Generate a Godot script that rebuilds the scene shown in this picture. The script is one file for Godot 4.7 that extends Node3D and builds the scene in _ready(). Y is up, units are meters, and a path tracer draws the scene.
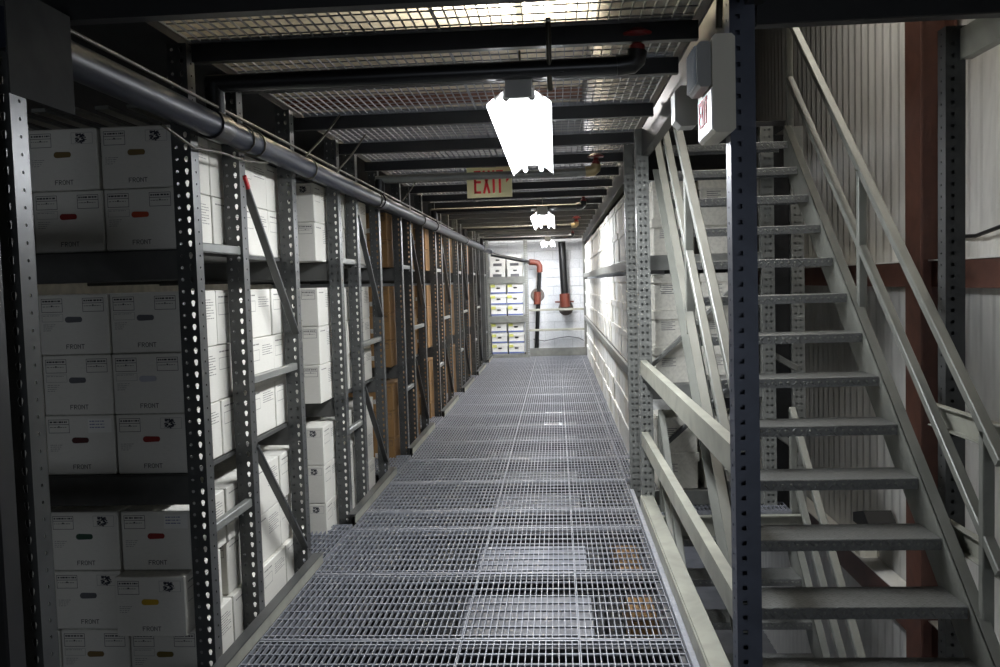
extends Node3D
# An archive mezzanine: grated aisle between racks of record boxes, stairs beside it.
# World: aisle runs towards -z, grating top at y = 0, eye height 1.65 m.

var M := {}
var used := {}
var rng := RandomNumberGenerator.new()
var mesh_cache := {}

# ---------------------------------------------------------------- naming
func numbered(n: String) -> String:
	if not used.has(n):
		used[n] = 0
		return n
	used[n] += 1
	return "%s_%03d" % [n, used[n]]

func tag(o, label: String, category: String, group := "", kind := ""):
	if label != "": o.set_meta("label", label)
	if category != "": o.set_meta("category", category)
	if group != "": o.set_meta("group", group)
	if kind != "": o.set_meta("kind", kind)
	return o

func thing(called: String, label: String, category: String, at := Vector3.ZERO, group := ""):
	var o := Node3D.new()
	o.name = numbered(called)
	add_child(o)
	o.position = at
	return tag(o, label, category, group)

func put(called: String, mesh: Mesh, mat: Material, parent = null, at := Vector3.ZERO, turn := 0.0):
	var o := MeshInstance3D.new()
	o.mesh = mesh
	if mat: o.material_override = mat
	o.cast_shadow = GeometryInstance3D.SHADOW_CASTING_SETTING_ON
	if parent == null:
		o.name = numbered(called)
		add_child(o)
	else:
		o.name = called
		parent.add_child(o, true)
	o.position = at
	o.rotation.y = turn
	return o

func structure(called: String, mesh: Mesh, mat: Material, label: String, at := Vector3.ZERO):
	var o = put(called, mesh, mat, null, at)
	return tag(o, label, called.get_slice("_", 0), "", "structure")

func shell(called: String, label: String):
	var o := Node3D.new()
	o.name = called
	add_child(o)
	return tag(o, label, called.get_slice("_", 0), "", "structure")

# ---------------------------------------------------------------- mesh helpers
func S() -> SurfaceTool:
	var st := SurfaceTool.new()
	st.begin(Mesh.PRIMITIVE_TRIANGLES)
	return st

func tri(st: SurfaceTool, a: Vector3, b: Vector3, c: Vector3, n: Vector3, na = null, nb = null, nc = null):
	if (c - a).cross(b - a).dot(n) < 0.0:
		var t := b; b = c; c = t
		var tn = nb; nb = nc; nc = tn
	st.set_normal(n if na == null else na); st.add_vertex(a)
	st.set_normal(n if nb == null else nb); st.add_vertex(b)
	st.set_normal(n if nc == null else nc); st.add_vertex(c)

func quad(st: SurfaceTool, a: Vector3, b: Vector3, c: Vector3, d: Vector3, n: Vector3):
	tri(st, a, b, c, n)
	tri(st, a, c, d, n)

func quad_uv(st: SurfaceTool, a: Vector3, b: Vector3, c: Vector3, d: Vector3, n: Vector3):
	# a bottom left, b bottom right, c top right, d top left, as seen from outside
	var p := [a, d, c, a, c, b]
	var u := [Vector2(0, 1), Vector2(0, 0), Vector2(1, 0), Vector2(0, 1), Vector2(1, 0), Vector2(1, 1)]
	for i in 6:
		st.set_normal(n); st.set_uv(u[i]); st.add_vertex(p[i])

func bx(st: SurfaceTool, lo: Vector3, hi: Vector3):
	var x0 := lo.x; var y0 := lo.y; var z0 := lo.z
	var x1 := hi.x; var y1 := hi.y; var z1 := hi.z
	quad(st, Vector3(x0,y0,z1), Vector3(x1,y0,z1), Vector3(x1,y1,z1), Vector3(x0,y1,z1), Vector3(0,0,1))
	quad(st, Vector3(x0,y0,z0), Vector3(x1,y0,z0), Vector3(x1,y1,z0), Vector3(x0,y1,z0), Vector3(0,0,-1))
	quad(st, Vector3(x0,y0,z0), Vector3(x0,y0,z1), Vector3(x0,y1,z1), Vector3(x0,y1,z0), Vector3(-1,0,0))
	quad(st, Vector3(x1,y0,z0), Vector3(x1,y0,z1), Vector3(x1,y1,z1), Vector3(x1,y1,z0), Vector3(1,0,0))
	quad(st, Vector3(x0,y1,z0), Vector3(x1,y1,z0), Vector3(x1,y1,z1), Vector3(x0,y1,z1), Vector3(0,1,0))
	quad(st, Vector3(x0,y0,z0), Vector3(x1,y0,z0), Vector3(x1,y0,z1), Vector3(x0,y0,z1), Vector3(0,-1,0))

func box_mesh(lo: Vector3, hi: Vector3) -> Mesh:
	var st := S()
	bx(st, lo, hi)
	return st.commit()

# a profile (a = sideways, b = along up) drawn from p to q
func prism(st: SurfaceTool, p: Vector3, q: Vector3, prof: PackedVector2Array, up := Vector3.UP):
	var d := (q - p).normalized()
	var s := d.cross(up).normalized()
	var u := s.cross(d)
	var n := prof.size()
	var area := 0.0
	for i in n:
		area += prof[i].cross(prof[(i + 1) % n])
	for i in n:
		var a := prof[i]
		var b := prof[(i + 1) % n]
		var e := b - a
		var nn := Vector2(e.y, -e.x).normalized() * signf(area)
		quad(st, p + s * a.x + u * a.y, p + s * b.x + u * b.y, q + s * b.x + u * b.y, q + s * a.x + u * a.y, s * nn.x + u * nn.y)
	var ix := Geometry2D.triangulate_polygon(prof)
	for k in range(0, ix.size(), 3):
		for e in [[p, -d], [q, d]]:
			var o: Vector3 = e[0]
			tri(st, o + s * prof[ix[k]].x + u * prof[ix[k]].y, o + s * prof[ix[k+1]].x + u * prof[ix[k+1]].y, o + s * prof[ix[k+2]].x + u * prof[ix[k+2]].y, e[1])

func rect(w: float, h: float, c := 0.004) -> PackedVector2Array:
	var x := w / 2; var y := h / 2
	return PackedVector2Array([Vector2(-x + c, -y), Vector2(x - c, -y), Vector2(x, -y + c), Vector2(x, y - c), Vector2(x - c, y), Vector2(-x + c, y), Vector2(-x, y - c), Vector2(-x, -y + c)])

# channel, open towards +a (or -a with flip), height h, flange f
func chan(h: float, f: float, t := 0.006, flip := false) -> PackedVector2Array:
	var r := PackedVector2Array()
	var y := h / 2
	for v in [Vector2(0, -y), Vector2(f, -y), Vector2(f, -y + t), Vector2(t, -y + t), Vector2(t, y - t), Vector2(f, y - t), Vector2(f, y), Vector2(0, y)]:
		r.append(Vector2(-v.x, v.y) if flip else v)
	return r

func bar(p: Vector3, q: Vector3, w: float, h: float, up := Vector3.UP, c := 0.004) -> Mesh:
	var st := S()
	prism(st, p, q, rect(w, h, c), up)
	return st.commit()

func prism_mesh(p: Vector3, q: Vector3, prof: PackedVector2Array, up := Vector3.UP) -> Mesh:
	var st := S()
	prism(st, p, q, prof, up)
	return st.commit()

# round pipe through points with smooth sides
func tube(st: SurfaceTool, pts: Array, r: float, seg := 14, caps := true):
	var rings := []
	var ref := Vector3.UP
	for i in pts.size():
		var d: Vector3
		if i == 0: d = pts[1] - pts[0]
		elif i == pts.size() - 1: d = pts[i] - pts[i - 1]
		else: d = (pts[i + 1] - pts[i]).normalized() + (pts[i] - pts[i - 1]).normalized()
		d = d.normalized()
		if absf(d.dot(ref)) > 0.9: ref = Vector3.RIGHT if absf(d.x) < 0.9 else Vector3.BACK
		var s := d.cross(ref).normalized()
		var u := s.cross(d)
		if i > 0: ref = u
		else: ref = u
		var ring := []
		for k in seg:
			var a := TAU * k / seg
			ring.append(s * cos(a) + u * sin(a))
		rings.append(ring)
	for i in pts.size() - 1:
		for k in seg:
			var k2 := (k + 1) % seg
			var a: Vector3 = pts[i] + rings[i][k] * r
			var b: Vector3 = pts[i] + rings[i][k2] * r
			var c: Vector3 = pts[i + 1] + rings[i + 1][k2] * r
			var e: Vector3 = pts[i + 1] + rings[i + 1][k] * r
			var n: Vector3 = (rings[i][k] + rings[i][k2]).normalized()
			tri(st, a, b, c, n, rings[i][k], rings[i][k2], rings[i + 1][k2])
			tri(st, a, c, e, n, rings[i][k], rings[i + 1][k2], rings[i + 1][k])
	if caps:
		for e in [[0, 1], [pts.size() - 1, pts.size() - 2]]:
			var o: Vector3 = pts[e[0]]
			var n: Vector3 = (o - pts[e[1]]).normalized()
			for k in seg:
				tri(st, o, o + rings[e[0]][k] * r, o + rings[e[0]][(k + 1) % seg] * r, n)

func tube_mesh(pts: Array, r: float, seg := 14) -> Mesh:
	var st := S()
	tube(st, pts, r, seg)
	return st.commit()

# lathe: profile of (radius, height along axis) from origin o along axis ax
func lathe(st: SurfaceTool, o: Vector3, ax: Vector3, prof: Array, seg := 16):
	var ref := Vector3.UP if absf(ax.y) < 0.9 else Vector3.RIGHT
	var s := ax.cross(ref).normalized()
	var u := s.cross(ax)
	for i in prof.size() - 1:
		var a: Vector2 = prof[i]; var b: Vector2 = prof[i + 1]
		var e := b - a
		for k in seg:
			var t0 := TAU * k / seg; var t1 := TAU * (k + 1) / seg
			var d0 := s * cos(t0) + u * sin(t0); var d1 := s * cos(t1) + u * sin(t1)
			var n0 := (d0 * e.y - ax * e.x).normalized(); var n1 := (d1 * e.y - ax * e.x).normalized()
			var p := o + d0 * a.x + ax * a.y; var q := o + d1 * a.x + ax * a.y
			var r := o + d1 * b.x + ax * b.y; var t := o + d0 * b.x + ax * b.y
			var nm := (n0 + n1).normalized()
			if a.x > 0.0001: tri(st, p, q, r, nm, n0, n1, n1)
			if b.x > 0.0001: tri(st, p, r, t, nm, n0, n1, n0)

func lathe_mesh(o: Vector3, ax: Vector3, prof: Array, seg := 16) -> Mesh:
	var st := S()
	lathe(st, o, ax, prof, seg)
	return st.commit()

# a sheet with a regular line of holes; o = lower corner, u across (width w), v up (height cells * pitch)
func perforated(st: SurfaceTool, o: Vector3, u: Vector3, v: Vector3, n: Vector3, w: float, cells: int, pitch: float, cols: Array, hole: Array, t := 0.0025):
	var hw := 0.014
	var h := cells * pitch
	var x := 0.0
	var strips := []
	for c in cols:
		strips.append([x, c - hw]); x = c + hw
	strips.append([x, w])
	for sx in strips:
		if sx[1] - sx[0] > 0.0005:
			quad(st, o + u * sx[0], o + u * sx[1], o + u * sx[1] + v * h, o + u * sx[0] + v * h, n)
			quad(st, o - n * t + u * sx[0], o - n * t + u * sx[1], o - n * t + u * sx[1] + v * h, o - n * t + u * sx[0] + v * h, -n)
	for c in cols:
		for k in cells:
			var m: Vector3 = o + u * c + v * ((k + 0.5) * pitch)
			var outer := [Vector2(hw, 0), Vector2(hw, pitch / 2), Vector2(0, pitch / 2), Vector2(-hw, pitch / 2), Vector2(-hw, 0), Vector2(-hw, -pitch / 2), Vector2(0, -pitch / 2), Vector2(hw, -pitch / 2)]
			for i in 8:
				var j := (i + 1) % 8
				var a: Vector3 = m + u * outer[i].x + v * outer[i].y
				var b: Vector3 = m + u * outer[j].x + v * outer[j].y
				var e: Vector3 = m + u * hole[j].x + v * hole[j].y
				var f: Vector3 = m + u * hole[i].x + v * hole[i].y
				quad(st, a, b, e, f, n)
				quad(st, a - n * t, b - n * t, e - n * t, f - n * t, -n)
				quad(st, f, e, e - n * t, f - n * t, m - (e + f) / 2)

func round_hole(r: float) -> Array:
	var h := []
	for i in 8: h.append(Vector2(cos(TAU * i / 8), sin(TAU * i / 8)) * r)
	return h

func square_hole(r: float) -> Array:
	return [Vector2(r, 0), Vector2(r, r), Vector2(0, r), Vector2(-r, r), Vector2(-r, 0), Vector2(-r, -r), Vector2(0, -r), Vector2(r, -r)]

# teardrop: wide above, narrow below
func teardrop() -> Array:
	return [Vector2(.0085, .004), Vector2(.0065, .0105), Vector2(0, .0135), Vector2(-.0065, .0105), Vector2(-.0085, .004), Vector2(-.0045, -.011), Vector2(0, -.013), Vector2(.0045, -.011)]

# C-shaped perforated rack post: front face towards +z at z = 0, x from 0 to w, open at the back
func post_mesh(height: float, w := 0.083, d := 0.078, front := "teardrop", front_cols := [0.026, 0.059]) -> Mesh:
	var key := "post%.2f%.3f%.3f%s" % [height, w, d, front]
	if mesh_cache.has(key): return mesh_cache[key]
	var st := S()
	var cells := int(round(height / 0.05))
	var p := height / cells
	var fh: Array = teardrop() if front == "teardrop" else (square_hole(0.0075) if front == "square" else round_hole(0.0095))
	if front == "teardrop":
		perforated(st, Vector3(0, 0, 0), Vector3.RIGHT, Vector3.UP, Vector3.BACK, .04, cells, p, [.021], round_hole(.0068))
		perforated(st, Vector3(.04, 0, 0), Vector3.RIGHT, Vector3.UP, Vector3.BACK, w - .04, cells, p, [.021], fh)
	else:
		perforated(st, Vector3(0, 0, 0), Vector3.RIGHT, Vector3.UP, Vector3.BACK, w, cells, p, front_cols, fh)
		bx(st, Vector3(.004, 0, -d * .55), Vector3(w - .004, height, -d * .55 + .0025))
	var sh := round_hole(0.0055)
	perforated(st, Vector3(w, 0, -d), Vector3.BACK, Vector3.UP, Vector3.RIGHT, d, cells, p, [d * 0.45], sh)
	perforated(st, Vector3(0, 0, -d), Vector3.BACK, Vector3.UP, Vector3.LEFT, d, cells, p, [d * 0.45], sh)
	# returned lips at the back
	bx(st, Vector3(0.0, 0, -d), Vector3(0.016, height, -d + 0.0025))
	bx(st, Vector3(w - 0.016, 0, -d), Vector3(w, height, -d + 0.0025))
	mesh_cache[key] = st.commit()
	return mesh_cache[key]

# welded bar grating, bars along z, top at y = 0, x 0..w, z 0..-l
func grate_mesh(w: float, l: float, pitch := .030, deep := .02, rod := .0045) -> Mesh:
	var key := "grate%.3f_%.3f_%.3f" % [w, l, pitch]
	if mesh_cache.has(key): return mesh_cache[key]
	var st := S()
	var g := 0.004
	var n := int(round(w / pitch))
	for i in n + 1:
		var x := g + (w - 2 * g) * i / n
		bx(st, Vector3(x - 0.002, -deep, -l + g), Vector3(x + 0.002, 0, -g))
	var c := int(round(l / 0.1))
	for i in c:
		var z := -l * (i + 0.5) / c
		bx(st, Vector3(g, -2.0 * rod, z - rod), Vector3(w - g, 0.0, z + rod))
	bx(st, Vector3(g, -deep, -g - 0.012), Vector3(w - g, 0, -g))
	bx(st, Vector3(g, -deep, -l + g), Vector3(w - g, 0, -l + g + 0.012))
	mesh_cache[key] = st.commit()
	return mesh_cache[key]

# ---------------------------------------------------------------- textures and materials
func noise_image(seed_: int, freq: float, lo: float, hi: float, size := 256, stretch := Vector2.ONE) -> ImageTexture:
	var nz := FastNoiseLite.new()
	nz.seed = seed_
	nz.frequency = freq
	nz.fractal_octaves = 5
	var im := Image.create(size, size, false, Image.FORMAT_RGB8)
	for y in size:
		for x in size:
			# wrapped on a torus so that the tile repeats without a seam
			var a := TAU * x / size; var b := TAU * y / size
			var v := nz.get_noise_3d(cos(a) * 40 * stretch.x + 100, sin(a) * 40 * stretch.x + cos(b) * 40 * stretch.y, sin(b) * 40 * stretch.y)
			var g := clampf(lo + (hi - lo) * (v * 0.9 + 0.5), 0, 1)
			im.set_pixel(x, y, Color(g, g, g))
	return ImageTexture.create_from_image(im)

func mat(name_: String, c: Color, rough := 0.5, metal := 0.0, tex: Texture2D = null, scale_ := 1.0, spec := 0.5) -> StandardMaterial3D:
	var m := StandardMaterial3D.new()
	m.albedo_color = c
	m.roughness = rough
	m.metallic = metal
	m.metallic_specular = spec
	if tex:
		m.albedo_texture = tex
		m.uv1_triplanar = true
		m.uv1_world_triplanar = true
		m.uv1_scale = Vector3.ONE * scale_
	M[name_] = m
	return m

func glow(name_: String, c: Color, e: float) -> StandardMaterial3D:
	var m := StandardMaterial3D.new()
	m.albedo_color = Color(.9, .9, .9)
	m.emission_enabled = true
	m.emission = c
	m.emission_energy_multiplier = e
	M[name_] = m
	return m

const FONT := {
	"F": ["11111", "10000", "10000", "11110", "10000", "10000", "10000"],
	"R": ["11110", "10001", "10001", "11110", "10100", "10010", "10001"],
	"O": ["01110", "10001", "10001", "10001", "10001", "10001", "01110"],
	"N": ["10001", "11001", "10101", "10101", "10011", "10001", "10001"],
	"T": ["11111", "00100", "00100", "00100", "00100", "00100", "00100"]}

func word(im: Image, s: String, x: int, y: int, k: int, c: Color):
	for ch in s:
		var g: Array = FONT[ch]
		for r in 7:
			for q in 5:
				if g[r][q] == "1": im.fill_rect(Rect2i(x + q * k, y + r * k, k, k), c)
		x += 6 * k

func outline(im: Image, r: Rect2i, c: Color, t := 2):
	im.fill_rect(Rect2i(r.position, Vector2i(r.size.x, t)), c)
	im.fill_rect(Rect2i(r.position + Vector2i(0, r.size.y - t), Vector2i(r.size.x, t)), c)
	im.fill_rect(Rect2i(r.position, Vector2i(t, r.size.y)), c)
	im.fill_rect(Rect2i(r.position + Vector2i(r.size.x - t, 0), Vector2i(t, r.size.y)), c)

func tiny_text(im: Image, x: int, y: int, w: int, h: int, c: Color, g: RandomNumberGenerator):
	var p := x
	while p < x + w:
		var l := g.randi_range(4, 14)
		im.fill_rect(Rect2i(p, y, mini(l, x + w - p), h), c)
		p += l + g.randi_range(2, 5)

func card(im: Image, base: Color, g: RandomNumberGenerator):
	im.fill(base)
	for i in 900:
		var v := g.randf_range(-.02, .02)
		im.fill_rect(Rect2i(g.randi_range(0, im.get_width()), g.randi_range(0, im.get_height()), g.randi_range(2, 26), g.randi_range(1, 3)), Color(base.r + v, base.g + v, base.b + v))

# printed end of a record box; variant: 0 plain, 1 with a blot of marker, 2 with paper label
func front_print(base: Color, variant: int, with_word: bool) -> ImageTexture:
	var g := RandomNumberGenerator.new()
	g.seed = 40 + variant
	var im := Image.create(320, 264, false, Image.FORMAT_RGB8)
	card(im, base, g)
	var ink := Color(.22, .21, .21)
	var soft := Color(.40, .39, .38)
	for rx in [10, 205]:
		if variant == 1 and rx == 205:
			outline(im, Rect2i(rx, 14, 100, 50), soft, 1)
			for i in 70:
				im.fill_rect(Rect2i(222 + g.randi_range(0, 46), 18 + g.randi_range(0, 40), g.randi_range(4, 12), g.randi_range(2, 7)), Color(.17, .17, .2))
			continue
		if variant == 2 and rx == 205: continue
		outline(im, Rect2i(rx, 14, 100, 62), ink, 2)
		im.fill_rect(Rect2i(rx, 36, 100, 2), ink)
		tiny_text(im, rx + 6, 22, 88, 7, ink, g)
		tiny_text(im, rx + 6, 48, 80, 3, soft, g)
		im.fill_rect(Rect2i(rx + 46, 44, 7, 7), ink)
	if variant == 0:
		outline(im, Rect2i(10, 84, 100, 34), soft, 1)
		tiny_text(im, 14, 90, 80, 2, soft, g)
	if variant == 2:
		im.fill_rect(Rect2i(200, 12, 112, 64), Color(base.r + .05, base.g + .05, base.b + .06))
		for i in 3: tiny_text(im, 208, 22 + i * 14, 70, 4, Color(.3, .32, .5), g)
	for i in 4: tiny_text(im, 14, 130 + i * 9, 60 - i * 8, 2, soft, g)
	if not with_word:
		im.fill_rect(Rect2i(120, 150, 70, 44), Color(.78, .77, .74))
		for i in 3: tiny_text(im, 126, 158 + i * 12, 56, 4, ink, g)
	if with_word: word(im, "FRONT", 118, 222, 3, ink)
	return ImageTexture.create_from_image(im)

func side_print(base: Color, variant: int) -> ImageTexture:
	var g := RandomNumberGenerator.new()
	g.seed = 90 + variant
	var im := Image.create(390, 264, false, Image.FORMAT_RGB8)
	card(im, base, g)
	var ink := Color(.34, .33, .32)
	var n := 8 if variant == 0 else 5
	for i in n:
		tiny_text(im, 200, 40 + i * 13, 165 if i % 3 else 130, 4, ink, g)
	tiny_text(im, 30, 26, 120, 7, ink, g)
	if variant == 1:
		outline(im, Rect2i(24, 60, 130, 60), ink, 2)
	return ImageTexture.create_from_image(im)

func make_materials():
	var wear := noise_image(3, 0.03, 0.88, 1.04)
	var fine := noise_image(8, 0.09, 0.92, 1.03)
	mat("rack", Color(.48, .485, .465), .38, .15, wear, .9)
	mat("rack_shaded", Color(.27, .275, .27), .36, .2, wear, .9)  # darker copy of rack for shaded steel, shade put into the colour
	mat("blue_post", Color(.31, .33, .38), .40, .25, wear, .8)
	mat("stair", Color(.48, .485, .455), .42, .15, wear, .8)
	mat("guard", Color(.60, .60, .55), .45, .1, wear, .7)
	mat("galv", Color(.57, .58, .605), .52, .45, fine, 1.4)
	mat("joist", Color(.15, .15, .15), .40, .2, wear, .8)  # darker copy of joist_low, shade put into the colour
	mat("joist_low", Color(.28, .28, .29), .6, .2, wear, .8)
	mat("beam", Color(.115, .115, .115), .5, .2, wear, .8)  # near-black for unlit beam faces, shade put into the colour
	mat("deck", Color(.10, .10, .10), .8, 0, wear, .6)  # decks darkened as if unlit, shade put into the colour
	mat("plate", Color(.24, .24, .235), .85, 0.0, wear, .8, .2)
	mat("shelf", Color(.30, .30, .29), .5, .1, wear, .8)
	mat("main_pipe", Color(.13, .14, .18), .40, 0.0, fine, 1.2, .3)
	mat("black_pipe", Color(.07, .07, .072), .35, .2)
	mat("red_head", Color(.42, .05, .045), .4)
	mat("brass", Color(.62, .56, .42), .35, .6)
	mat("orange", Color(.39, .18, .125), .5, 0, fine, 2.)
	mat("patch", Color(.42, .39, .37), .9, 0, wear, 3.)
	mat("block", Color(.80, .81, .82), .8, 0, fine, 1.3)
	mat("mortar", Color(.66, .67, .68), .95)
	mat("sheet", Color(.84, .835, .81), .55, 0, noise_image(5, 0.05, 0.93, 1.02, 256, Vector2(1.4, .35)), .5)
	mat("red_steel", Color(.35, .215, .165), .55, 0, wear, 1.2)
	mat("roof", Color(.80, .77, .69), .9, 0, wear, .5)
	mat("concrete", Color(.50, .505, .52), .55, 0, wear, .35)
	mat("dark_wall", Color(.30, .30, .31), .9, 0, wear, .4)
	mat("white_metal", Color(.86, .86, .85), .35)
	mat("grey_box", Color(.62, .62, .60), .45)
	mat("lens", Color(.80, .82, .84), .12)
	mat("black", Color(.05, .05, .05), .5)
	mat("cream_plastic", Color(.84, .82, .75), .5)
	mat("exit_face", Color(.93, .89, .68), .5)
	mat("exit_red", Color(.94, .12, .17), .5)
	mat("tape", Color(.70, .12, .13), .4)
	mat("wire", Color(.30, .285, .24), .4, .4)
	mat("brown_card", Color(.50, .375, .22), .85, 0, fine, 1.5)
	mat("brown_dark", Color(.44, .30, .17), .85, 0, fine, 1.5)
	mat("white_card", Color(.84, .83, .79), .8, 0, fine, 1.5)
	mat("lid_card", Color(.86, .86, .84), .75, 0, fine, 1.6)
	mat("lid_card_b", Color(.80, .79, .745), .75, 0, fine, 1.6)
	mat("label_yellow", Color(.74, .75, .40), .6)
	mat("label_blue", Color(.32, .38, .58), .6)
	mat("paper", Color(.86, .85, .82), .7)
	var white := Color(.82, .81, .77)
	for v in 3:
		var m := mat("front%d" % v, Color.WHITE, .8)
		m.albedo_texture = front_print(white, v, true)
	var mb := mat("front3", Color.WHITE, .8)
	mb.albedo_texture = front_print(Color(.52, .39, .23), 0, false)
	for v in 2:
		var m := mat("side%d" % v, Color.WHITE, .8)
		m.albedo_texture = side_print(white, v)
	var ms := mat("side2", Color.WHITE, .85)
	ms.albedo_texture = side_print(Color(.52, .39, .23), 1)
	for h in [["red", Color(.52, .13, .10)], ["orange", Color(.66, .25, .12)], ["maroon", Color(.28, .12, .11)], ["grey", Color(.36, .36, .37)], ["green", Color(.14, .26, .20)], ["yellow", Color(.72, .58, .12)], ["olive", Color(.40, .34, .12)], ["tan", Color(.44, .36, .20)], ["pale", Color(.68, .68, .70)], ["black", Color(.08, .08, .08)]]:
		mat("hole_" + h[0], h[1], .7)
	# raised-pattern floor plate for the treads
	var im := Image.create(128, 128, false, Image.FORMAT_RGB8)
	im.fill(Color(.5, .5, .5))
	for gy in 4:
		for gx in 4:
			for k in range(-9, 10):
				var w := 3 if absi(k) < 7 else 2
				for t in range(-w, w + 1):
					var dirn := 1 if (gx + gy) % 2 == 0 else -1
					var px := posmod(gx * 32 + 16 + k + t, 128)
					var py := posmod(gy * 32 + 16 + k * dirn, 128)
					im.set_pixel(px, py, Color(1, 1, 1))
	im.bump_map_to_normal_map(5.0)
	var tp := mat("tread", Color(.43, .435, .425), .36, .25, wear, .8)
	tp.normal_enabled = true
	tp.normal_texture = ImageTexture.create_from_image(im)
	tp.normal_scale = 2.5
	tp.uv1_scale = Vector3.ONE * 8.0

# ---------------------------------------------------------------- boxes
func carton_mesh(w: float, h: float, d: float, front: String, side: String, card_: String) -> Mesh:
	var key := "carton%.3f%.3f%.3f%s%s" % [w, h, d, front, side]
	if mesh_cache.has(key): return mesh_cache[key]
	var c := 0.004
	var x := w / 2; var z := d / 2
	var am: ArrayMesh
	var st := S()
	quad_uv(st, Vector3(-x + c, c, z), Vector3(x - c, c, z), Vector3(x - c, h - c, z), Vector3(-x + c, h - c, z), Vector3.BACK)
	quad_uv(st, Vector3(x - c, c, -z), Vector3(-x + c, c, -z), Vector3(-x + c, h - c, -z), Vector3(x - c, h - c, -z), Vector3.FORWARD)
	am = st.commit()
	st = S()
	quad_uv(st, Vector3(x, c, z - c), Vector3(x, c, -z + c), Vector3(x, h - c, -z + c), Vector3(x, h - c, z - c), Vector3.RIGHT)
	quad_uv(st, Vector3(-x, c, -z + c), Vector3(-x, c, z - c), Vector3(-x, h - c, z - c), Vector3(-x, h - c, -z + c), Vector3.LEFT)
	am = st.commit(am)
	st = S()
	# top in two flaps with a gap between, bottom, worn edges
	quad(st, Vector3(-x + c, h, -z + c), Vector3(x - c, h, -z + c), Vector3(x - c, h, z - c), Vector3(-x + c, h, z - c), Vector3.UP)
	quad(st, Vector3(-x + c, 0, -z + c), Vector3(x - c, 0, -z + c), Vector3(x - c, 0, z - c), Vector3(-x + c, 0, z - c), Vector3.DOWN)
	for sx in [-1, 1]:
		for sz in [-1, 1]:
			quad(st, Vector3(sx * x, c, sz * (z - c)), Vector3(sx * (x - c), c, sz * z), Vector3(sx * (x - c), h - c, sz * z), Vector3(sx * x, h - c, sz * (z - c)), Vector3(sx, 0, sz).normalized())
	for e in [[h, h - c, 1.0], [0.0, c, -1.0]]:
		for sx in [-1, 1]:
			quad(st, Vector3(sx * (x - c), e[0], -z + c), Vector3(sx * (x - c), e[0], z - c), Vector3(sx * x, e[1], z - c), Vector3(sx * x, e[1], -z + c), Vector3(sx, e[2], 0).normalized())
			quad(st, Vector3(-x + c, e[0], sx * (z - c)), Vector3(x - c, e[0], sx * (z - c)), Vector3(x - c, e[1], sx * z), Vector3(-x + c, e[1], sx * z), Vector3(0, e[2], sx).normalized())
	am = st.commit(am)
	am.surface_set_material(0, M[front])
	am.surface_set_material(1, M[side])
	am.surface_set_material(2, M[card_])
	mesh_cache[key] = am
	return am

func oval_mesh(w: float, h: float) -> Mesh:
	var key := "oval%.3f%.3f" % [w, h]
	if mesh_cache.has(key): return mesh_cache[key]
	var prof := PackedVector2Array()
	for i in 12:
		var a := TAU * i / 12
		prof.append(Vector2((w - h) / 2 * signf(cos(a) + 0.0001) + cos(a) * h / 2, sin(a) * h / 2))
	mesh_cache[key] = prism_mesh(Vector3(0, 0, -0.002), Vector3(0, 0, 0.0015), prof)
	return mesh_cache[key]

func carton(at: Vector3, size: Vector3, v: int, hole: String, label: String, group: String, turn := 0.0, brown := false):
	var mesh := carton_mesh(size.x, size.y, size.z, "front3" if brown else "front%d" % v, "side2" if brown else "side%d" % (v % 2), "brown_card" if brown else "white_card")
	var nm := "brown_carton" if brown else "archive_box"
	var cat := "carton" if brown else "archive box"
	if hole == "":
		var o = put(nm, mesh, null, null, at, turn)
		return tag(o, label, cat, group)
	var t = thing(nm, label, cat, at, group)
	t.rotation.y = turn
	put("body", mesh, null, t)
	var hh = put("hand_hole", oval_mesh(0.076, 0.026), M["hole_" + hole], t, Vector3(0.0, size.y * 0.58, size.z / 2 + 0.0006))
	hh.set_meta("label", hole + " oval hand hole insert")
	return t

func lid_box_mesh(w: float, h: float, d: float, lid: bool) -> Mesh:
	var key := "lidbox%.3f%.3f%.3f%s" % [w, h, d, lid]
	if mesh_cache.has(key): return mesh_cache[key]
	var st := S()
	if lid: prism(st, Vector3(0, h - 0.062, 0), Vector3(0, h, 0), rect(d, w, 0.004), Vector3.RIGHT)
	else: prism(st, Vector3(0, 0, 0), Vector3(0, h - 0.01, 0), rect(d - 0.022, w - 0.022, 0.004), Vector3.RIGHT)
	mesh_cache[key] = st.commit()
	return mesh_cache[key]

func lidded_box(at: Vector3, size: Vector3, m: String, label: String, group: String, turn := 0.0, printed := false):
	var t = thing("lidded_box", label, "storage box", at, group)
	t.rotation.y = turn
	put("body", lid_box_mesh(size.x, size.y, size.z, false), M[m], t)
	put("lid", lid_box_mesh(size.x, size.y, size.z, true), M[m], t)
	if printed:
		var st := S()
		for i in 5:
			bx(st, Vector3(-0.10, size.y - 0.085 - i * 0.014, size.z / 2 - 0.0118), Vector3(-0.02 if i % 2 else 0.0, size.y - 0.080 - i * 0.014, size.z / 2 - 0.0102))
		put("printed_text", st.commit(), M.hole_grey, t)
	return t

const ORD := ["first", "second", "third", "fourth", "fifth", "sixth", "seventh", "eighth", "ninth", "tenth", "eleventh", "twelfth", "thirteenth", "fourteenth", "fifteenth", "sixteenth", "seventeenth", "eighteenth", "nineteenth", "twentieth", "twenty-first", "twenty-second", "twenty-third", "twenty-fourth", "twenty-fifth", "twenty-sixth", "twenty-seventh", "twenty-eighth", "twenty-ninth", "thirtieth", "thirty-first", "thirty-second", "thirty-third", "thirty-fourth"]

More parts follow.
